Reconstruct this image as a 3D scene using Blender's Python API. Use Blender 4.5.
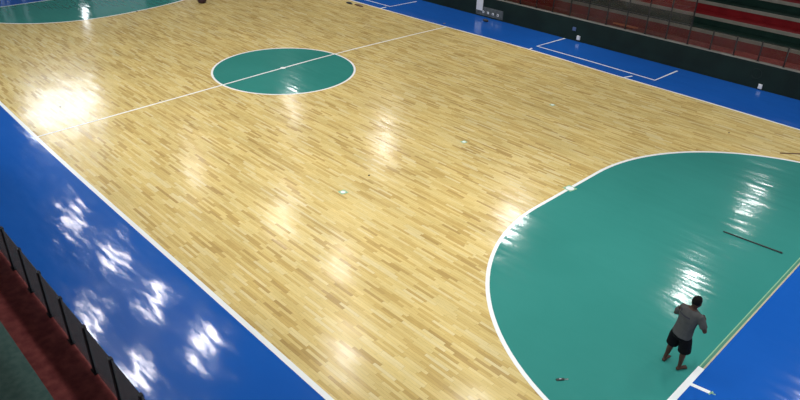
import bpy, bmesh, math, random
from mathutils import Vector, Matrix
random.seed(7)
S = bpy.context.scene
COL = S.collection
for o in list(bpy.data.objects): bpy.data.objects.remove(o)

# ------------------------------------------------------------------ camera
cam = bpy.data.cameras.new('camera'); cam.sensor_width = 36.0; cam.lens = 672.93/800*36
cam.clip_end = 300
co = bpy.data.objects.new('camera', cam); COL.objects.link(co)
co.location = (22.6963, -15.7123, 9.3547); co.rotation_euler = (1.051574, -0.0259, 0.801202)
S.camera = co
# ------------------------------------------------------------------ world, exposure
w = bpy.data.worlds.new('world'); S.world = w; w.use_nodes = True
w.node_tree.nodes['Background'].inputs[0].default_value = (0.75, 0.85, 1.0, 1)
w.node_tree.nodes['Background'].inputs[1].default_value = 0.3
S.view_settings.view_transform = 'Standard'; S.view_settings.look = 'None'
S.view_settings.gamma = 1; S.view_settings.use_curve_mapping = False
S.view_settings.exposure = 0.5
LAMP_W = 112.0        # watts of each high bay lamp over the court
LAMP_W_SIDE = 66.0    # the weaker lamps along the near side
LAMP_W_FAR = 235.0    # the stronger lamps along the far side
LAMP_RAD = 0.40
WIN_STRENGTH = 11.5   # daylight behind the end wall window
# two added area lights for soft ambient fill, with no windows behind them
def area(name, loc, rot, sx, sy, watts, col=(1, 1, 1), spread=180):
    l = bpy.data.lights.new(name, 'AREA'); l.shape = 'RECTANGLE'; l.size = sx; l.size_y = sy
    l.energy = watts; l.color = col; l.spread = math.radians(spread)
    o = bpy.data.objects.new(name, l); COL.objects.link(o); o.location = loc; o.rotation_euler = rot
    return o
area('fill_light', (0, -25.6, 8.0), (math.radians(62), 0, 0), 40, 3.0, 2600, (0.86, 0.93, 1.0))  # added cool fill from behind the camera
area('fill_light', (26.6, 0, 7.5), (0, math.radians(58), 0), 3.5, 30, 600, (0.86, 0.93, 1.0))  # added cool fill from the right end

# ------------------------------------------------------------------ materials
def mat(name, col, rough=0.6, spec=0.5, metal=0.0):
    m = bpy.data.materials.new(name); m.use_nodes = True
    b = m.node_tree.nodes['Principled BSDF']
    b.inputs['Base Color'].default_value = (*col, 1); b.inputs['Roughness'].default_value = rough
    b.inputs['Specular IOR Level'].default_value = spec; b.inputs['Metallic'].default_value = metal
    return m
class NT:
    def __init__(s, m): s.t = m.node_tree; s.b = s.t.nodes['Principled BSDF']
    def n(s, typ, **kw):
        o = s.t.nodes.new(typ)
        for k, v in kw.items(): setattr(o, k, v)
        return o
    def l(s, a, b): s.t.links.new(a, b)
    def math(s, op, a, b=None, c=None):
        o = s.n('ShaderNodeMath', operation=op)
        for i, v in enumerate((a, b, c)):
            if v is None: continue
            if isinstance(v, (int, float)): o.inputs[i].default_value = v
            else: s.l(v, o.inputs[i])
        return o.outputs[0]
def mottled(name, col, col2, scale=2.0, rough=0.6, spec=0.5, detail=6, lo=.35, hi=.7):
    m = mat(name, col, rough, spec); t = NT(m)
    g = t.n('ShaderNodeTexCoord'); no = t.n('ShaderNodeTexNoise'); no.inputs['Scale'].default_value = scale
    no.inputs['Detail'].default_value = detail; t.l(g.outputs['Object'], no.inputs['Vector'])
    r = t.n('ShaderNodeValToRGB'); r.color_ramp.elements[0].position = lo; r.color_ramp.elements[1].position = hi
    r.color_ramp.elements[0].color = (*col, 1); r.color_ramp.elements[1].color = (*col2, 1)
    t.l(no.outputs['Fac'], r.inputs[0]); t.l(r.outputs[0], t.b.inputs['Base Color'])
    return m
def painted(name, col, col2, rough=.2, streak=(1.0, 6.0), amp=(.1, .2), spec=.5):
    """gloss court paint: faint roller streaks across the coating"""
    m = mottled(name, col, col2, .25, rough, spec, 4, .3, .7); t = NT(m)
    g = t.n('ShaderNodeTexCoord'); mp = t.n('ShaderNodeMapping')
    mp.inputs['Scale'].default_value = (streak[0], streak[1], 1)
    no = t.n('ShaderNodeTexNoise'); no.inputs['Scale'].default_value = 1.0; no.inputs['Detail'].default_value = 3
    t.l(g.outputs['Object'], mp.inputs[0]); t.l(mp.outputs[0], no.inputs['Vector'])
    wavy(t, no, amp)
    return m
def wavy(t, no, amp):
    """tilts the surface normal a little along the brush strokes"""
    a = t.n('ShaderNodeVectorMath', operation='SUBTRACT'); t.l(no.outputs['Color'], a.inputs[0]); a.inputs[1].default_value = (.5, .5, .5)
    b = t.n('ShaderNodeVectorMath', operation='MULTIPLY'); t.l(a.outputs[0], b.inputs[0]); b.inputs[1].default_value = (amp[0], amp[1], 0)
    g = t.n('ShaderNodeNewGeometry')
    c = t.n('ShaderNodeVectorMath', operation='ADD'); t.l(g.outputs['Normal'], c.inputs[0]); t.l(b.outputs[0], c.inputs[1])
    d = t.n('ShaderNodeVectorMath', operation='NORMALIZE'); t.l(c.outputs[0], d.inputs[0]); t.l(d.outputs[0], t.b.inputs['Normal'])
M = {}
M['blue'] = painted('blue_court_paint', (.007, .085, .375), (.010, .10, .42), .125, (1.2, 6), (.11, .15), .5)
M['green'] = painted('green_court_paint', (.030, .205, .172), (.040, .238, .202), .13, (.8, 7), (.075, .17), .5)
M['green_line'] = M['green']
M['white_line'] = mat('white_line_paint', (.78, .80, .78), .3)
M['tape'] = mat('masking_tape', (.42, .38, .24), .6)
M['tape_green'] = mat('tape_green', (.22, .42, .24), .5)

def wood():
    m = mat('maple_strip_planking', (.6, .45, .2), .20, .32); t = NT(m)
    g = t.n('ShaderNodeTexCoord'); s = t.n('ShaderNodeSeparateXYZ'); t.l(g.outputs['Object'], s.inputs[0])
    W, Ln = .072, .62
    ry = t.math('DIVIDE', s.outputs[1], W); row = t.math('FLOOR', ry)
    wn = t.n('ShaderNodeTexWhiteNoise', noise_dimensions='1D'); t.l(row, wn.inputs['W'])
    cx = t.math('ADD', t.math('DIVIDE', s.outputs[0], Ln), t.math('MULTIPLY', wn.outputs['Value'], 37.3)); colm = t.math('FLOOR', cx)
    cb = t.n('ShaderNodeCombineXYZ'); t.l(row, cb.inputs[0]); t.l(colm, cb.inputs[1])
    w2 = t.n('ShaderNodeTexWhiteNoise', noise_dimensions='2D'); t.l(cb.outputs[0], w2.inputs['Vector'])
    r = t.n('ShaderNodeValToRGB'); e = r.color_ramp.elements
    e[0].position = 0; e[0].color = (.40, .27, .095, 1)
    e[1].position = 1; e[1].color = (.64, .53, .27, 1)
    for p, c in ((.10, (.49, .345, .115)), (.28, (.565, .415, .152)), (.6, (.61, .468, .183)), (.85, (.64, .505, .213))):
        x = e.new(p); x.color = (*c, 1)
    t.l(w2.outputs['Value'], r.inputs[0])
    # large slow drift between batches of boards and fine grain
    no = t.n('ShaderNodeTexNoise'); no.inputs['Scale'].default_value = .9; no.inputs['Detail'].default_value = 4
    mp = t.n('ShaderNodeMapping'); mp.inputs['Scale'].default_value = (.5, 1.6, 1); t.l(g.outputs['Object'], mp.inputs[0]); t.l(mp.outputs[0], no.inputs['Vector'])
    g2 = t.n('ShaderNodeTexNoise'); g2.inputs['Scale'].default_value = 1; g2.inputs['Detail'].default_value = 4
    mp2 = t.n('ShaderNodeMapping'); mp2.inputs['Scale'].default_value = (5, 60, 1); t.l(g.outputs['Object'], mp2.inputs[0]); t.l(mp2.outputs[0], g2.inputs['Vector'])
    k = t.math('ADD', t.math('MULTIPLY', no.outputs['Fac'], .5), t.math('MULTIPLY', g2.outputs['Fac'], .35)); k = t.math('ADD', k, .6)
    mx = t.n('ShaderNodeVectorMath', operation='SCALE'); t.l(r.outputs[0], mx.inputs[0]); t.l(k, mx.inputs['Scale'])
    # seams
    fy = t.math('FRACT', ry); fx = t.math('FRACT', cx)
    seam = t.math('MAXIMUM', t.math('LESS_THAN', fy, .05), t.math('LESS_THAN', fx, .008))
    dk = t.math('SUBTRACT', 1.0, t.math('MULTIPLY', seam, .35))
    m2 = t.n('ShaderNodeVectorMath', operation='SCALE'); t.l(mx.outputs[0], m2.inputs[0]); t.l(dk, m2.inputs['Scale'])
    t.l(m2.outputs[0], t.b.inputs['Base Color'])
    n3 = t.n('ShaderNodeTexNoise'); n3.inputs['Scale'].default_value = 1; n3.inputs['Detail'].default_value = 2
    mp3 = t.n('ShaderNodeMapping'); mp3.inputs['Scale'].default_value = (.8, 5, 1); t.l(g.outputs['Object'], mp3.inputs[0]); t.l(mp3.outputs[0], n3.inputs['Vector'])
    wavy(t, n3, (.08, .12))
    return m
M['wood'] = wood()
M['wall_green'] = mottled('dark_green_wall_paint', (.002, .0095, .007), (.004, .016, .012), 1.2, .6, .2)
M['ledge'] = mottled('cream_ledge_paint', (.16, .15, .12), (.22, .21, .17), 3, .6)
M['cream'] = mottled('cream_nosing_paint', (.105, .097, .077), (.145, .133, .108), 2.5, .6)
M['red'] = mottled('red_step_paint', (.095, .003, .005), (.13, .006, .008), 2.5, .7, .08)
M['red_floor'] = mottled('worn_red_floor_paint', (.12, .014, .013), (.22, .042, .036), 6, .7, .3, 10)
M['green_step'] = mottled('green_step_paint', (.003, .012, .009), (.005, .018, .013), 3, .7, .08)
M['green_floor'] = mottled('worn_green_floor_paint', (.012, .04, .032), (.035, .065, .052), 9, .7, .3, 12, .4, .8)
M['post'] = mat('black_steel', (.005, .005, .006), .45, .2)
M['rail_glass'] = None
def smoky(name, tint, trans, rough=.08, mixf=.35):
    m = bpy.data.materials.new(name); m.use_nodes = True; nt = m.node_tree; nt.nodes.clear()
    o = nt.nodes.new('ShaderNodeOutputMaterial'); tr = nt.nodes.new('ShaderNodeBsdfTransparent'); tr.inputs[0].default_value = (trans, trans, trans*1.0, 1)
    d = nt.nodes.new('ShaderNodeBsdfDiffuse'); d.inputs[0].default_value = (*tint, 1)
    gl = nt.nodes.new('ShaderNodeBsdfGlossy'); gl.inputs['Roughness'].default_value = rough
    a = nt.nodes.new('ShaderNodeMixShader'); a.inputs[0].default_value = mixf
    b = nt.nodes.new('ShaderNodeMixShader'); f = nt.nodes.new('ShaderNodeFresnel'); f.inputs[0].default_value = 1.2
    nt.links.new(tr.outputs[0], a.inputs[1]); nt.links.new(d.outputs[0], a.inputs[2])
    nt.links.new(f.outputs[0], b.inputs[0]); nt.links.new(a.outputs[0], b.inputs[1]); nt.links.new(gl.outputs[0], b.inputs[2])
    nt.links.new(b.outputs[0], o.inputs[0]); return m
M['acrylic'] = smoky('dusty_smoked_acrylic', (.15, .15, .16), .62, .08, .33)
M['acrylic_far'] = smoky('dusty_clear_acrylic', (.07, .022, .015), .94, .05, .08)
M['ceiling'] = mat('grey_roof_sheet', (.10, .10, .105), .8, .2)
M['hall_wall'] = mat('dull_wall_paint', (.10, .11, .11), .8, .2)
M['pale_panel'] = mat('pale_wall_panel', (.6, .66, .66), .7, .2)
M['lamp_metal'] = mat('lamp_housing_metal', (.35, .35, .36), .4, .5, .8)
def emis(name, col, s):
    m = mat(name, (.8, .8, .8)); b = m.node_tree.nodes['Principled BSDF']
    b.inputs['Emission Color'].default_value = (*col, 1); b.inputs['Emission Strength'].default_value = s; return m
M['lamp_glow'] = emis('lamp_diffuser_glow', (1, .95, .93), 3)
M['day'] = emis('daylit_window_pane', (.86, .93, 1.0), WIN_STRENGTH)
M['day2'] = emis('daylit_small_pane', (.93, .96, 1.0), 9)
M['white_plastic'] = mat('white_plastic', (.62, .62, .64), .4)
M['grey_board'] = mottled('scuffed_grey_board', (.035, .045, .045), (.10, .11, .11), 6, .6)
M['black'] = mat('black_rubber', (.012, .012, .012), .5)
M['maroon'] = mottled('maroon_cloth', (.022, .006, .01), (.04, .01, .016), 8, .7)
M['brown_wood'] = mottled('dark_brown_wood', (.10, .05, .02), (.16, .085, .035), 12, .6)
M['orange'] = mat('orange_highlight', (.42, .10, .045), .5)  # highlight on the red walkway, put into the colour
M['blue_plate'] = mat('dull_blue_plate', (.06, .10, .22), .5)
M['steel'] = mat('brushed_steel', (.5, .5, .52), .3, .5, 1)

# ------------------------------------------------------------------ helpers
def tag(o, label, cat, group=None, kind=None):
    if label: o['label'] = label
    if cat: o['category'] = cat
    if group: o['group'] = group
    if kind: o['kind'] = kind
    return o
def link(name, bm, mats, parent=None, smooth=False, loc=None):
    me = bpy.data.meshes.new(name)
    bmesh.ops.recalc_face_normals(bm, faces=bm.faces)
    bm.to_mesh(me); bm.free()
    if not isinstance(mats, (list, tuple)): mats = [mats]
    for m in mats: me.materials.append(m)
    if smooth:
        for p in me.polygons: p.use_smooth = True
    o = bpy.data.objects.new(name, me); COL.objects.link(o)
    if parent: o.parent = parent
    if loc: o.location = loc
    return o
def empty(name, loc, rz=0):
    o = bpy.data.objects.new(name, None); COL.objects.link(o); o.location = loc; o.rotation_euler.z = rz
    o.empty_display_size = .2; return o
def box(bm, x0, y0, z0, x1, y1, z1, mi=0, M4=None):
    P = [Vector((x, y, z)) for z in (z0, z1) for x, y in ((x0, y0), (x1, y0), (x1, y1), (x0, y1))]
    if M4 is not None: P = [M4 @ q for q in P]
    v = [bm.verts.new(q) for q in P]
    for f in ((3, 2, 1, 0), (4, 5, 6, 7), (0, 1, 5, 4), (1, 2, 6, 5), (2, 3, 7, 6), (3, 0, 4, 7)):
        bm.faces.new([v[i] for i in f]).material_index = mi
def BX(*a, **k):
    bm = bmesh.new(); box(bm, *a, **k); return bm
def bevel(bm, w=.004, seg=2):
    bmesh.ops.bevel(bm, geom=list(bm.edges), offset=w, segments=seg, affect='EDGES', profile=.7); return bm
def poly(bm, pts, z0, z1, mi=0):
    a = [bm.verts.new((x, y, z0)) for x, y in pts]; b = [bm.verts.new((x, y, z1)) for x, y in pts]
    f = bm.faces.new(b); f.material_index = mi
    n = len(pts)
    for i in range(n):
        bm.faces.new((a[i], a[(i+1) % n], b[(i+1) % n], b[i])).material_index = mi
    g = bm.faces.new(a[::-1]); g.material_index = mi
def strip(bm, pts, wd, z0, z1, closed=False, mi=0):
    n = len(pts); L, R = [], []
    for i, p in enumerate(pts):
        a = pts[(i-1) % n] if (closed or i) else p; b = pts[(i+1) % n] if (closed or i < n-1) else p
        d = Vector((b[0]-a[0], b[1]-a[1])).normalized(); nn = Vector((-d.y, d.x))
        q = Vector(p[:2]); L.append(q+nn*wd/2); R.append(q-nn*wd/2)
    def ring(z, A): return [bm.verts.new((v.x, v.y, z)) for v in A]
    l0, r0, l1, r1 = ring(z0, L), ring(z0, R), ring(z1, L), ring(z1, R)
    for i in range(n if closed else n-1):
        j = (i+1) % n
        for q in ((l1[i], r1[i], r1[j], l1[j]), (l0[j], r0[j], r0[i], l0[i]), (l0[i], l1[i], l1[j], l0[j]), (r0[j], r1[j], r1[i], r0[i])):
            bm.faces.new(q).material_index = mi
    if not closed:
        bm.faces.new((l0[0], r0[0], r1[0], l1[0])).material_index = mi; bm.faces.new((l1[-1], r1[-1], r0[-1], l0[-1])).material_index = mi
def spline(pts, k=10):
    out = []; n = len(pts)
    for i in range(n-1):
        p = [Vector(pts[max(0, min(n-1, j))]) for j in (i-1, i, i+1, i+2)]
        for s in range(k):
            t = s/k
            out.append(tuple(.5*((2*p[1])+(-p[0]+p[2])*t+(2*p[0]-5*p[1]+4*p[2]-p[3])*t*t+(-p[0]+3*p[1]-3*p[2]+p[3])*t**3)))
    out.append(tuple(pts[-1])); return out
def lathe(bm, prof, seg=24, mi=0, M4=None, cap=True):
    rings = []
    for r, z in prof:
        ring = []
        for i in range(seg):
            a = 2*math.pi*i/seg; q = Vector((r*math.cos(a), r*math.sin(a), z))
            ring.append(bm.verts.new(M4 @ q if M4 is not None else q))
        rings.append(ring)
    for a, b in zip(rings, rings[1:]):
        for i in range(seg): bm.faces.new((a[i], a[(i+1) % seg], b[(i+1) % seg], b[i])).material_index = mi
    if cap: bm.faces.new(rings[0][::-1]).material_index = mi; bm.faces.new(rings[-1]).material_index = mi

# ------------------------------------------------------------------ the setting
GX = 19.86          # right goal line
LX = -17.72         # left goal line
WY = 13.2           # far barrier wall
NY = -13.28         # near barrier wall (court face)
fl = link('floor', BX(-23, NY, -.12, 25, WY, 0), M['blue']); tag(fl, None, None, kind='structure')
far_pts = spline([(LX, 9.7), (-12, 9.84), (-7.58, 9.93), (-3.5, 10.01), (-.17, 10.1), (3.2, 10.24), (6, 10.27), (9, 10.16), (13.2, 10.13), (17, 10.04), (GX, 10.0)], 6)
near_pts = spline([(LX, -9.75), (-10, -9.88), (-3.7, -10.04), (1.4, -10.16), (5.8, -10.2), (10.7, -10.22), (15.6, -10.26), (GX, -10.28)], 6)
bm = bmesh.new(); poly(bm, near_pts + far_pts[::-1], 0, .002); link('wood_planking', bm, M['wood'], fl)
# right goal area
def arc(cx, cy, r, a0, a1, n=32): return [(cx+r*math.cos(math.radians(a0+(a1-a0)*i/n)), cy+r*math.sin(math.radians(a0+(a1-a0)*i/n))) for i in range(n+1)]
ga = arc(GX, 1.58, 5.95, 90, 180) + arc(GX, -1.58, 5.95, 180, 270)
bm = bmesh.new(); poly(bm, ga, 0, .004); o = link('goal_area', bm, M['green'], fl)
bm = bmesh.new(); strip(bm, ga, .095, .003, .0055); link('goal_area_line', bm, M['white_line'], fl)
lg = spline([(LX, -8.0), (-16.3, -7.75), (-15.3, -7.25), (-14.5, -6.69), (-13.8, -6.02), (-13.22, -5.2), (-12.72, -4.0), (-12.5, -2.6), (-12.56, -.97), (-12.85, .87), (-13.35, 2.6), (-14.2, 4.4), (-15.5, 5.9), (LX, 7)], 6)
bm = bmesh.new(); poly(bm, lg, 0, .004); link('goal_area', bm, M['green'], fl)
bm = bmesh.new(); strip(bm, lg, .09, .003, .0055); link('goal_area_line', bm, M['white_line'], fl)
# centre circle and halfway line
cc = [( -.03+2.94*math.cos(a), -.1+2.94*math.sin(a)) for a in [2*math.pi*i/96 for i in range(96)]]
bm = bmesh.new(); poly(bm, cc, 0, .004); link('centre_circle', bm, M['green'], fl)
bm = bmesh.new(); strip(bm, cc, .085, .003, .0055, True); link('centre_circle_line', bm, M['white_line'], fl)
bm = bmesh.new(); strip(bm, spline([(.34, -10.15), (.25, -8.2), (.03, -4.06), (-.2, -.05), (-.3, 3.27), (-.26, 7), (-.17, 10.06)], 6), .075, .0045, .007); link('halfway_line', bm, M['white_line'], fl)
bm = bmesh.new(); poly(bm, arc(-.2, -.05, .11, 0, 350, 20), .0065, .0085); link('centre_spot', bm, M['white_line'], fl)
# boundary lines
bm = bmesh.new(); strip(bm, far_pts, .085, .001, .0045); link('sideline', bm, M['white_line'], fl)
bm = bmesh.new(); strip(bm, near_pts, .12, .001, .0045); link('sideline', bm, M['white_line'], fl)
bm = bmesh.new(); strip(bm, [(LX, -9.75), (LX, 9.7)], .09, .001, .006); link('goal_line', bm, M['white_line'], fl)
# right goal line: finished in white near the person, still masked with tape further on
bm = bmesh.new(); strip(bm, [(GX+.03, -10.2), (GX+.03, -4.33)], .125, .001, .0065)
link('goal_line', bm, M['white_line'], fl)
bm = bmesh.new(); strip(bm, [(GX-.01, -4.33), (GX-.01, 10)], .022, .001, .006, mi=0); strip(bm, [(GX+.075, -4.33), (GX+.075, 10)], .035, .001, .006, mi=1)
strip(bm, [(GX+.03, -4.33), (GX+.03, 10)], .06, .001, .004, mi=2)
link('masked_goal_line', bm, [M['tape_green'], M['tape'], mat('half_dry_green_paint', (.05, .2, .13), .4)], fl)
bm = bmesh.new(); strip(bm, [(GX+.09, -4.92), (GX+.44, -4.86)], .085, .001, .005); link('corner_distance_tick', bm, M['white_line'], fl)
bm = bmesh.new(); strip(bm, [(GX+.44, -4.92), (GX+.47, -4.80)], .03, .001, .007); strip(bm, [(GX+.45, -4.86), (GX+.54, -4.84)], .02, .001, .007)
link('tape_scrap', bm, M['tape_green'], fl)
# substitution ticks and bench boxes beyond the far sideline
def tick(x0, y0, x1, y1, wd=.08):
    bm = bmesh.new(); strip(bm, [(x0, y0), (x1, y1)], wd, .001, .0035); link('substitution_tick', bm, M['white_line'], fl)
tick(4.93, 10.2, 4.88, 10.55); tick(9.88, 10.15, 10.03, 10.64); tick(-5.06, 9.96, -5.08, 10.46)
bm = bmesh.new(); strip(bm, [(4.95, 13.18), (4.84, 11.0), (7.9, 10.98), (10.93, 10.9), (10.98, 12.82)], .085, .001, .0035); link('bench_zone_line', bm, M['white_line'], fl)
bm = bmesh.new(); strip(bm, [(-4.95, 12.75), (-5.03, 10.72), (-8, 10.64), (-11, 10.5), (-11, 12.6)], .08, .001, .0035); link('bench_zone_line', bm, M['white_line'], fl)
bm = bmesh.new(); poly(bm, arc(-.69, 10.5, .07, 0, 330, 12), .0005, .002); link('scuff_mark', bm, M['cream'], fl)
# penalty spots
def spot(x, y, r, name='penalty_spot', g=.10):
    bm = bmesh.new(); poly(bm, [(x-g, y-g*.8), (x+g*.7, y-g), (x+g, y+g*.8), (x-g*.8, y+g)], .002, .0062, 1); poly(bm, arc(x, y, r, 0, 345, 20), .0055, .0085, 0)
    link(name, bm, [M['white_line'], M['tape_green']], fl)
spot(9.73, .15, .06); spot(9.71, -5.05, .07, g=.12); spot(9.73, 5.22, .06); spot(13.92, .06, .12, g=.17)

# walls of the hall
def struct(name, bm, m, parent=None):
    o = link(name, bm, m, parent)
    if parent is None: o['kind'] = 'structure'
    return o
CZ = 10.6
struct('ceiling', BX(-23.3, -27, CZ, 27, 27, CZ+.2), M['ceiling'])
struct('wall_far', BX(-23, WY, -.1, 25, WY+.16, 1.04), M['wall_green'])
o = struct('trim_1', BX(-23, WY-.012, 1.04, 25, WY+.17, 1.085), M['ledge'])
struct('wall_near', BX(-23, NY-.06, -.1, 25, NY, 1.04), M['wall_green'])
struct('wall_back_far', BX(-23, 26.7, -.1, 27, 26.9, CZ), M['hall_wall'])
# left end wall with pale lower panels, a bright high window and a small window
bm = bmesh.new()
wy0, wy1, wz0, wz1 = -4.35, .1, 7.45, 9.35
sy0, sy1, sz0, sz1 = .22, .66, 2.1, 2.95
X0, X1 = -23.2, -23
ys = [-27, wy0, sy0-.0, wy1, 27]
box(bm, X0, -27, -.1, X1, 27, sz0)
box(bm, X0, -27, sz0, X1, sy0, sz1); box(bm, X0, sy1, sz0, X1, 27, sz1)
box(bm, X0, -27, sz1, X1, 27, wz0)
box(bm, X0, -27, wz0, X1, wy0, wz1); box(bm, X0, wy1, wz0, X1, 27, wz1)
box(bm, X0, -27, wz1, X1, 27, CZ)
struct('wall_left', bm, M['hall_wall'])
pn = bmesh.new()
for a, b in ((-4.3, -4.1), (-3.95, -3.8), (-3.1, -2.9), (1.0, 4.6), (6.5, 8.2)): box(pn, -23.0, a, 0.0, -22.97, b, 3.2)
struct('trim_3', pn, M['pale_panel'])
def window(name, y0, y1, z0, z1, nm, nv, pm):
    f = bmesh.new(); t = .06
    box(f, -23.16, y0, z0, -22.98, y1, z0+t); box(f, -23.16, y0, z1-t, -22.98, y1, z1)
    box(f, -23.16, y0, z0+t, -22.98, y0+t, z1-t); box(f, -23.16, y1-t, z0+t, -22.98, y1, z1-t)
    for i in range(1, nm):
        y = y0+(y1-y0)*i/nm; box(f, -23.13, y-.02, z0+t, -23.02, y+.02, z1-t)
    o = struct(name, f, M['lamp_metal'])
    link('pane', BX(-23.1, y0+.01, z0+.01, -23.08, y1-.01, z1-.01), pm, o)
window('window_1', wy0, wy1, wz0, wz1, 4, 1, M['day'])
window('window_2', sy0, sy1, sz0, sz1, 1, 1, M['day2'])

# ------------------------------------------------------------------ terraced stands
HS = [0, .53] + [.53+.41*k for k in range(1, 12)]   # tread heights above the walkway
def stand(label, side, n, x0, x1, dep, y0, grp):
    root = empty('terraced_stand', ((x0+x1)/2, side*y0, 0)); tag(root, label, 'stand', grp)
    ox, oy = (x0+x1)/2, side*y0
    for k in range(n):
        z = 1.05+HS[k]; rise = HS[k]-HS[k-1] if k else 0; ya = dep*k; yb = dep*(k+1)
        red = (k % 2 == 0)
        body = M['red_floor'] if (red and k == 0) else M['red'] if red else M['green_floor'] if side < 0 else M['green_step']
        a, b = sorted((side*ya, side*(dep*n)))
        bm = BX(x0-ox, a, 0 if k == 0 else z-rise, x1-ox, b, z)
        o = link('step', bm, body, root)
        # each riser takes the colour of the tread below it, with a cream nosing band at its top
        if k > 0:
            prev = M['red'] if (k-1) % 2 == 0 else M['green_step']
            fa, fb = sorted((side*(ya-.012), side*(ya+.001)))
            link('riser_face', BX(x0-ox, fa, z-rise+.002, x1-ox, fb, z-.125), prev, o)
            na, nb = sorted((side*(ya-.03), side*(ya+.06)))
            if side > 0: link('nosing', BX(x0-ox, na, z-.125, x1-ox, nb, z+.006), M['cream'], o)
    return root
stand('far terraced stand of red and dark green steps with cream edges behind the barrier wall', 1, 9, -22.99, 25, .87, WY+.164, None)
stand('near stand walkway with worn red floor and green step in the bottom left corner', -1, 5, -22.99, 25, .88, -NY+.064, None)

# ------------------------------------------------------------------ railings
def railing(label, y, z0, xs, h, tall_upto, glass, pw, post_d, cat='railing'):
    root = empty('railing', (xs[0], y, z0)); tag(root, label, cat)
    def B(*a): return BX(*a)
    X = xs[0]
    for i, x in enumerate(xs):
        hh = h if x > tall_upto else 2.9
        p = link('post', bevel(B(x-X-pw/2, -post_d/2, -.02 if False else 0, x-X+pw/2, post_d/2, hh), .006, 1), M['post'], root)
        link('foot_plate', B(x-X-pw*1.1, -post_d*.8, 0, x-X+pw*1.1, post_d*.8, .012), M['post'], p)
        if i < len(xs)-1:
            g = link('glass_panel', B(x-X+pw/2+.008, -.006, .03, xs[i+1]-X-pw/2-.008, .006, h-.005), glass, root)
            if xs[i+1] <= tall_upto+.2:
                link('glass_panel', B(x-X+pw/2+.008, -.006, h+.03, xs[i+1]-X-pw/2-.008, .006, 2.85), glass, root)
                link('mid_rail', B(x-X+pw/2, -.02, h-.02, xs[i+1]-X-pw/2, .02, h+.02), M['post'], root)
    return root
railing('black post railing with smoked panels along the red walkway, near side at left', NY-.10, 1.052, [9.16-1.006*k for k in range(6, 0, -1)]+[9.16+1.006*k for k in range(0, 14)], .99, -99, M['acrylic'], .085, .06)
railing('black post railing with clear panels on top of the far dark green wall', WY+.08, 1.085, [-2.0+.995*k for k in range(0, 26)], .80, 11.0, M['acrylic_far'], .05, .05)

# ------------------------------------------------------------------ high bay lamps
lamp0 = empty('high_bay_lamp', (0, 0, CZ-.9))
bm = bmesh.new(); lathe(bm, [(.46, 0), (.47, .02), (.40, .18), (.26, .36), (.12, .44), (.10, .62), (.03, .66)], 28, cap=False)
lathe(bm, [(.45, .01), (.38, .17), (.24, .34), (.1, .42)], 28, cap=False); link('housing', bm, M['lamp_metal'], lamp0, True)
bm = bmesh.new(); lathe(bm, [(.40, .10), (.40, .115)], 28); link('diffuser', bm, M['lamp_glow'], lamp0)
bm = bmesh.new(); lathe(bm, [(.015, .66), (.015, .9)], 10); link('hanger', bm, M['post'], lamp0)
ld = bpy.data.lights.new('lamp_light', 'AREA'); ld.shape = 'DISK'; ld.size = LAMP_RAD*2; ld.energy = LAMP_W; ld.color = (1, .98, .965); ld.spread = math.radians(150)
lo = bpy.data.objects.new('lamp_light', ld); COL.objects.link(lo); lo.parent = lamp0; lo.location = (0, 0, .06)
ld_side = ld.copy(); ld_side.energy = LAMP_W_SIDE; ld_far = ld.copy(); ld_far.energy = LAMP_W_FAR
lamps = [(-11.8, 1.0), (-10.8, -6.6), (-6.1, -6.5), (-1.8, -6.6), (2.2, -6.4), (10.8, -6.5), (15.2, -6.5), (20, -6.5),
         (-2.2, -9.2), (2.0, -9.2), (6.2, -9.6), (10.4, -9.6), (14.6, -9.6),
         (-3.5, 1.7), (1.7, 1.2), (6.7, -2.6), (12.5, -1.5), (17, -.5), (21, 1),
         (-16.1, 11.4), (-6.8, 12.1), (4.9, 10.6), (14.1, 12.3), (13.0, 22.6), (21, 8)]  # right end of each row added to even the light, outside floor reflections
for i, (x, y) in enumerate(lamps):
    if i == 0: r = lamp0
    else:
        r = lamp0.copy(); COL.objects.link(r)
        for ch in (c for c in list(lamp0.children)):
            c = ch.copy(); COL.objects.link(c); c.parent = r
            if c.type == 'LIGHT' and (y < -5 or y > 10 or (y > 7)): c.data = ld_side if y < 0 else ld if x > 12 else ld_far
    r.location = (x, y, CZ-.9)
    tag(r, 'round metal high bay lamp hanging from the hall ceiling above the court', 'lamp', 'high bay lamps under the ceiling')

# ------------------------------------------------------------------ things on the far wall
def wall_box(name, x, z, wd, h, d, m, label, cat, extra=None):
    root = empty(name, (x, WY, z)); tag(root, label, cat)
    link('housing', bevel(BX(-wd/2, -d, 0, wd/2, 0, h), .008, 1), m, root)
    bm = BX(-wd*.3, -d-.008, h*.25, wd*.3, -d, h*.75); link('cover', bm, extra or M['steel'], root)
    return root
wall_box('wall_panel', -.60, .30, .44, .72, .03, M['white_plastic'], 'tall white panel on the far green wall at the top edge of the photo', 'panel', M['white_plastic'])
bd = empty('socket_board', (.12, WY, .07)); tag(bd, 'scuffed grey socket board low on the far wall right of the white panel', 'board')
link('board', bevel(BX(-.95, -.02, 0, .9, 0, .46), .006, 1), M['grey_board'], bd)
for i in range(4):
    x = -.42+.33*i
    s = link('socket', bevel(BX(x-.06, -.045, .14, x+.06, -.02, .25), .006, 1), M['white_plastic'], bd)
    link('socket_hole', BX(x-.025, -.047, .17, x+.025, -.044, .22), M['black'], s)
wall_box('wall_socket', 5.39, .48, .18, .17, .05, M['blue_plate'], 'dull blue socket plate on the far wall, above the small white box', 'socket', M['blue_plate'])
wall_box('wall_socket', 5.70, .10, .17, .19, .08, M['white_plastic'], 'small white box on the far wall beside the bench zone line', 'socket', M['white_plastic'])
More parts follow.
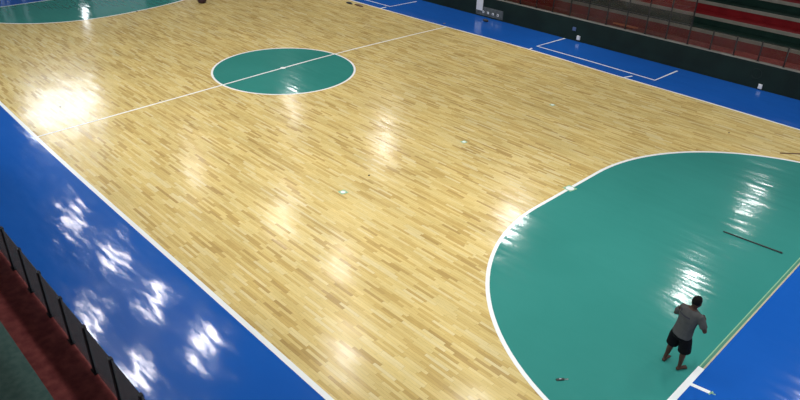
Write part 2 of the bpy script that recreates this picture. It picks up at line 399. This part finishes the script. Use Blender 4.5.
wall_box('wall_socket', 14.33, .05, .15, .19, .06, M['white_plastic'], 'white socket box alone at the foot of the far wall near the right edge', 'socket', M['white_plastic'])
bm = bmesh.new()
tor = [( .20*math.cos(a), .20*math.sin(a)) for a in [2*math.pi*i/28 for i in range(28)]]
for i in range(28):
    pass
lathe(bm, [(.20, .006), (.207, .012), (.20, .02), (.193, .012), (.20, .006)], 28, cap=False, M4=Matrix.Translation((14.05, WY-.026, .62)) @ Matrix.Rotation(math.radians(-90), 4, 'X'))
tag(link('cable_ring', bm, mat('dusty_cable', (.008, .018, .016), .8), smooth=True), 'faint grey ring of cable on the far wall above the lone white socket', 'cable')

# ------------------------------------------------------------------ loose things on the floor
def pole(name, a, b, wd, h, m, label, cat, z=.004):
    a, b = Vector(a), Vector(b); L = (b-a).length
    root = empty(name, (*((a+b)/2), z), math.atan2(b.y-a.y, b.x-a.x)); tag(root, label, cat)
    return root, L
r, L = pole('black_pole', (18.01, 1.08), (19.45, 1.18), .03, .03, M['black'], 'thin black pole lying on the green goal area', 'pole', .0045)
bm = bmesh.new(); lathe(bm, [(.012, -L/2), (.016, -L/2+.02), (.018, L/2-.1), (.02, L/2)], 12, M4=Matrix.Translation((0, 0, .02)) @ Matrix.Rotation(math.radians(90), 4, 'Y')); link('shaft', bm, M['black'], r, True)
bm = bmesh.new(); lathe(bm, [(.022, L/2-.04), (.022, L/2+.02)], 12, M4=Matrix.Translation((0, 0, .022)) @ Matrix.Rotation(math.radians(90), 4, 'Y')); link('end_cap', bm, M['black'], r, True)
r, L = pole('wooden_batten', (17.2, 7.41), (18.3, 8.5), .05, .02, M['brown_wood'], 'dark brown wooden batten lying on the planks at the right edge', 'batten', .002)
link('batten', bevel(BX(-L/2, -.025, 0, L/2, .025, .022), .003, 1), M['brown_wood'], r)
# small cutter dropped on the green paint
r = empty('utility_knife', (18.18, -6.68, .0045), math.radians(52)); tag(r, 'small grey and white utility knife lying on the green goal area', 'knife')
link('handle', bevel(BX(-.10, -.022, 0, .06, .022, .025), .006, 2), M['black'], r)
link('blade', BX(.06, -.012, .008, .14, .012, .012), M['steel'], r)
link('slider', bevel(BX(-.04, -.008, .025, .0, .008, .033), .002, 1), M['white_plastic'], r)
def lump(name, x, y, rx, ry, h, m, label, cat, z=.002):
    if name == 'debris_piece': rx, ry, h = rx*.55, ry*.55, h*.5
    bm = bmesh.new(); bmesh.ops.create_icosphere(bm, subdivisions=3, radius=1)
    rnd = random.Random(int(x*100))
    ph = [rnd.uniform(0, 6) for _ in range(4)]
    for v in bm.verts:
        k = 1+.12*math.sin(3*v.co.x+ph[0])+.1*math.sin(4*v.co.y+ph[1])+.06*math.sin(5*v.co.z+ph[2])
        v.co = Vector((v.co.x*rx*k, v.co.y*ry*k, max(-.55, v.co.z)*h*k))
    mz = min(v.co.z for v in bm.verts)
    for v in bm.verts: v.co.z -= mz
    return tag(link(name, bm, m, smooth=True, loc=(x, y, z)), label, cat)
lump('debris_piece', 9.44, -3.82, .055, .04, .035, M['black'], 'tiny dark scrap on the planks near the left ten metre spot', 'scrap')
lump('debris_piece', -1.76, -8.59, .07, .05, .03, M['black'], 'tiny dark scrap inside the large window reflection at left', 'scrap')
lump('debris_piece', -.03, -5.66, .06, .05, .03, M['black'], 'tiny dark scrap lying on the white halfway line', 'scrap', .007)
lump('debris_piece', 13.05, 1.38, .04, .035, .03, M['brown_wood'], 'tiny brown scrap on planks just above the penalty spot', 'scrap')
lump('debris_piece', 15.35, 7.79, .06, .05, .03, M['brown_wood'], 'tiny brown scrap on planks between goal area and far sideline', 'scrap')
lump('debris_piece', -12.44, -.64, .12, .08, .05, M['brown_wood'], 'small brown scrap beside the far left goal area line', 'scrap', .006)
lump('cloth_scrap', -6.95, 9.35, .28, .09, .05, M['black'], 'black rag on planks by the far sideline, left of two', 'rag')
lump('cloth_scrap', -6.2, 9.42, .42, .09, .05, M['brown_wood'], 'brown rag on planks by the far sideline, right of two', 'rag')
lump('black_shoe', .45, 12.5, .2, .09, .08, M['black'], 'black shoe like lump on blue floor below the grey socket board', 'shoe', .001)
bag = empty('sports_bag', (-12.12, 3.0, .002)); tag(bag, 'dark maroon round bottomed bag standing on the planks at the top edge', 'bag')
bm = bmesh.new(); lathe(bm, [(.12, 0), (.2, .03), (.25, .12), (.26, .25), (.22, .38), (.1, .46), (.02, .47)], 24); link('body', bm, M['maroon'], bag, True)
bm = bmesh.new(); lathe(bm, [(.10, .45), (.12, .48), (.09, .5), (.04, .5)], 16); link('drawstring', bm, M['black'], bag, True)
r = empty('highlight_strip', (7.6, WY+.75, 1.051)); tag(r, 'pale orange strip painted as a highlight on the far walkway behind the railing', 'strip')
link('strip', bevel(BX(-.62, -.09, 0, .62, .09, .05), .01, 1), M['orange'], r)  # added strip, coloured as a highlight on the walkway floor

# ------------------------------------------------------------------ the person
M['skin'] = mottled('brown_skin', (.042, .018, .011), (.056, .025, .015), 8, .6, .25)
M['hair'] = mat('black_hair', (.004, .0035, .0035), .8, .1)
M['shorts'] = mottled('black_shorts_cloth', (.003, .003, .004), (.005, .005, .006), 12, .9, .1)
def shirt_mat():
    m = mottled('grey_shirt_cloth', (.055, .056, .054), (.072, .072, .069), 9, .9, .1); t = NT(m)
    g = t.n('ShaderNodeTexCoord'); s = t.n('ShaderNodeSeparateXYZ'); t.l(g.outputs['Object'], s.inputs[0])
    def band(o, c, h): return t.math('LESS_THAN', t.math('ABSOLUTE', t.math('SUBTRACT', o, c)), h)
    m1 = t.math('MULTIPLY', band(s.outputs[0], .0, .12), band(s.outputs[2], 1.285, .014))
    m2 = t.math('MULTIPLY', band(s.outputs[0], -.10, .025), band(s.outputs[2], 1.345, .022))
    k = t.math('MULTIPLY', t.math('MAXIMUM', m1, m2), t.math('LESS_THAN', s.outputs[1], 0))
    src = t.b.inputs['Base Color'].links[0].from_socket
    mx = t.n('ShaderNodeMix', data_type='RGBA'); t.l(k, mx.inputs['Factor']); t.l(src, mx.inputs['A']); mx.inputs['B'].default_value = (.035, .035, .045, 1)
    t.l(mx.outputs['Result'], t.b.inputs['Base Color']); return m
M['shirt'] = shirt_mat()
def tube(bm, P, seg=14):
    """P: list of (point, ra, rb); elliptical rings perpendicular to the path, round ends"""
    pts = [Vector(p[0]) for p in P]; rings = []
    n = len(P)
    for i in range(n):
        d = (pts[min(n-1, i+1)]-pts[max(0, i-1)]).normalized()
        up = Vector((1, 0, 0)) if abs(d.x) < .8 else Vector((0, 0, 1))
        u = (up-d*up.dot(d)).normalized(); v = d.cross(u)
        ra, rb = P[i][1], P[i][2] if len(P[i]) > 2 else P[i][1]
        rings.append([bm.verts.new(pts[i]+u*ra*math.cos(2*math.pi*k/seg)+v*rb*math.sin(2*math.pi*k/seg)) for k in range(seg)])
    for a, b in zip(rings, rings[1:]):
        for k in range(seg): bm.faces.new((a[k], a[(k+1) % seg], b[(k+1) % seg], b[k]))
    bm.faces.new(rings[0][::-1]); bm.faces.new(rings[-1])
def ball(bm, c, r, sx=1, sy=1, sz=1, M3=None):
    b = bmesh.new(); bmesh.ops.create_icosphere(b, subdivisions=3, radius=r)
    mp = {}
    for v in b.verts:
        q = Vector((v.co.x*sx, v.co.y*sy, v.co.z*sz))
        if M3 is not None: q = M3 @ q
        mp[v] = bm.verts.new(q+Vector(c))
    for f in b.faces: bm.faces.new([mp[v] for v in f.verts])
    b.free()
def fuse(o, vox, sm=4):
    m = o.modifiers.new('fuse', 'REMESH'); m.mode = 'VOXEL'; m.voxel_size = vox; m.use_smooth_shade = True
    s = o.modifiers.new('soften', 'SMOOTH'); s.iterations = sm; s.factor = .5
# local frame: +X person's right, +Y forward, +Z up
pr = empty('person', (19.47, -4.73, .0045), math.radians(-12)); pr.scale = (1.04, 1.04, 1.04)
tag(pr, 'barefoot person in grey t-shirt and black shorts standing on green goal area, back turned', 'person')
LEAN = Vector((.055, .02, 0))     # slight lean of the upper body
J = dict(hipL=(-.095, 0, .86), hipR=(.095, 0, .86), kneeL=(-.15, .05, .47), kneeR=(.12, .04, .47), ankL=(-.185, 0, .085), ankR=(.12, .03, .085))
def torso(bm, g=0.0, z0=.84, z1=1.42):
    prof = [(.78, .155, .115), (.84, .168, .122), (.92, .165, .118), (1.02, .152, .108), (1.12, .162, .112), (1.22, .182, .12), (1.31, .195, .118), (1.37, .175, .10), (1.41, .11, .075), (1.44, .065, .06)]
    P = []
    for z, rx, ry in prof:
        if z0-.001 <= z <= z1+.05:
            k = (z-.8)/.65; P.append(((LEAN.x*k, LEAN.y*k, z), rx+g, ry+g))
    tube(bm, P, 24)
sL, sR = Vector((-.185, .0, 1.345))+LEAN, Vector((.185, .0, 1.345))+LEAN
eL, eR = Vector((-.315, .03, 1.11))+LEAN, Vector((.315, .03, 1.10))+LEAN
wL, wR = Vector((-.13, .27, 1.10))+LEAN, Vector((.13, .27, 1.10))+LEAN
bm = bmesh.new()
torso(bm)
for s, h, k, a in ((-1, 'hipL', 'kneeL', 'ankL'), (1, 'hipR', 'kneeR', 'ankR')):
    H, K, A = Vector(J[h]), Vector(J[k]), Vector(J[a])
    tube(bm, [(H+Vector((0, 0, .03)), .09), (H.lerp(K, .35), .082), (H.lerp(K, .75), .062), (K, .054), (K.lerp(A, .3)+Vector((0, -.014, 0)), .056), (K.lerp(A, .65), .043), (A+Vector((0, 0, .03)), .034), (A, .036)], 14)
    ang = math.radians(-12 if s < 0 else 1) ; ang = math.radians(14) if s < 0 else math.radians(-12)
    f = Vector((-math.sin(ang), math.cos(ang), 0)); sd = Vector((f.y, -f.x, 0))
    base = Vector((A.x, A.y, 0))
    tube(bm, [(base-f*.055+Vector((0, 0, .035)), .022, .026), (base-f*.03+Vector((0, 0, .042)), .036, .042), (base+f*.05+Vector((0, 0, .04)), .038, .04), (base+f*.11+Vector((0, 0, .028)), .044, .028), (base+f*.16+Vector((0, 0, .02)), .044, .02)], 14)
    for q, (off, ln) in enumerate(((-.034, .205), (-.013, .208), (.006, .20), (.022, .19), (.036, .178))):
        sgn = 1 if s > 0 else -1
        t0 = base+f*.14+sd*off*sgn+Vector((0, 0, .016)); t1 = base+f*ln+sd*off*sgn*1.1+Vector((0, 0, .012))
        rr = .0145 if q == 0 else .0095
        tube(bm, [(t0, rr), (t0.lerp(t1, .6), rr), (t1, rr*.7)], 8)
for s, SH, EL, WR in ((-1, sL, eL, wL), (1, sR, eR, wR)):
    ball(bm, SH, .058)
    tube(bm, [(SH, .052), (SH.lerp(EL, .5), .046), (EL, .038), (EL.lerp(WR, .3), .04), (EL.lerp(WR, .75), .029), (WR, .026)], 12)
    # hand: palm, four fingers and thumb loosely curled in front of the chest
    d = Vector((-s*.55, .75, .25)).normalized(); side = Vector((0, .2, 1)).normalized()
    palm = WR+d*.05
    tube(bm, [(WR, .026, .022), (WR+d*.03, .03, .02), (WR+d*.085, .034, .017)], 12)
    n = d.cross(side)*(-s)
    for q in range(4):
        b0 = WR+d*.08+side*(.026-.0175*q); ln = (.07, .078, .072, .056)[q]
        b1 = b0+d*ln*.45+n*.006; b2 = b1+(d*.5+n*.8).normalized()*ln*.33; b3 = b2+(-d*.2+n).normalized()*ln*.25
        tube(bm, [(b0, .0095), (b1, .0088), (b2, .008), (b3, .0068)], 8)
    t0 = WR+d*.02+side*.026; t1 = t0+(d*.6+side*.7).normalized()*.035; t2 = t1+(d*.9+n*.4).normalized()*.03
    tube(bm, [(t0, .012), (t1, .0105), (t2, .0085)], 8)
# neck and head (bowed a little forward)
N0 = Vector((0, .0, 1.40))+LEAN; HC = Vector((.015, .035, 1.57))+LEAN
tube(bm, [(N0, .062), (N0.lerp(HC, .35), .056), (N0.lerp(HC, .8), .055)], 14)
R3 = Matrix.Rotation(math.radians(-14), 3, 'X')
ball(bm, HC, .1, .80, .98, 1.12, R3)
ball(bm, HC+R3 @ Vector((0, .035, -.055)), .062, .95, .95, 1.0, R3)          # jaw
tube(bm, [(HC+R3 @ Vector((0, .092, .012)), .009), (HC+R3 @ Vector((0, .108, -.018)), .014), (HC+R3 @ Vector((0, .095, -.028)), .012)], 8)   # nose
for s in (-1, 1):
    ball(bm, HC+R3 @ Vector((s*.083, -.002, -.01)), .03, .35, .65, 1.05, R3)  # ears
    ball(bm, HC+R3 @ Vector((s*.03, .084, .022)), .018, 1.2, .6, .5, R3)      # brow
ball(bm, HC+R3 @ Vector((0, .092, -.055)), .017, 1.5, .7, .35, R3); ball(bm, HC+R3 @ Vector((0, .09, -.066)), .016, 1.3, .7, .35, R3)
body = link('body', bm, M['skin'], pr, True); fuse(body, .0075, 3)
bm = bmesh.new()
for s in (-1, 1): ball(bm, HC+R3 @ Vector((s*.031, .088, .006)), .0115)
link('eyes', bm, M['hair'], pr, True)
bm = bmesh.new(); ball(bm, HC+R3 @ Vector((0, -.012, .022)), .106, .80, .93, 1.03, R3)
cut = [v for v in bm.verts if (R3.inverted() @ (v.co-HC)).y > .045 and (R3.inverted() @ (v.co-HC)).z < .055 or (R3.inverted() @ (v.co-HC)).z < -.055]
bmesh.ops.delete(bm, geom=cut, context='VERTS')
hair = link('hair', bm, M['hair'], pr, True); q = hair.modifiers.new('t', 'SOLIDIFY'); q.thickness = .01; q.offset = -1
# t-shirt
bm = bmesh.new()
prof = [(.80, .196, .146), (.86, .19, .14), (.95, .182, .136), (1.04, .176, .13), (1.13, .18, .13), (1.22, .196, .134), (1.31, .206, .13), (1.37, .188, .112), (1.41, .125, .088), (1.43, .08, .072)]
tube(bm, [((LEAN.x*(z-.8)/.65, LEAN.y*(z-.8)/.65, z), rx, ry) for z, rx, ry in prof], 28)
for SH, EL in ((sL, eL), (sR, eR)):
    c = Vector((LEAN.x, 0, SH.z+.0))
    tube(bm, [(SH.lerp(c, .4), .07), (SH, .072), (SH.lerp(EL, .35), .07), (SH.lerp(EL, .74), .068)], 16)
sh = link('t_shirt', bm, M['shirt'], pr, True); fuse(sh, .011, 5)
# shorts
bm = bmesh.new()
tube(bm, [((0, 0, .73), .16, .125), ((0, 0, .82), .182, .138), ((0, 0, .90), .178, .132), ((.005, 0, .95), .168, .125)], 26)
for h, k in (('hipL', 'kneeL'), ('hipR', 'kneeR')):
    H, K = Vector(J[h]), Vector(J[k])
    tube(bm, [(H, .09), (H.lerp(K, .4), .115), (H.lerp(K, 1.03), .118)], 18)
so = link('shorts', bm, M['shorts'], pr, True); fuse(so, .011, 4)
lump('black_rag', 8.72, -13.62, .11, .06, .04, M['black'], 'small black rag on the red walkway behind the near railing', 'rag', 1.051)
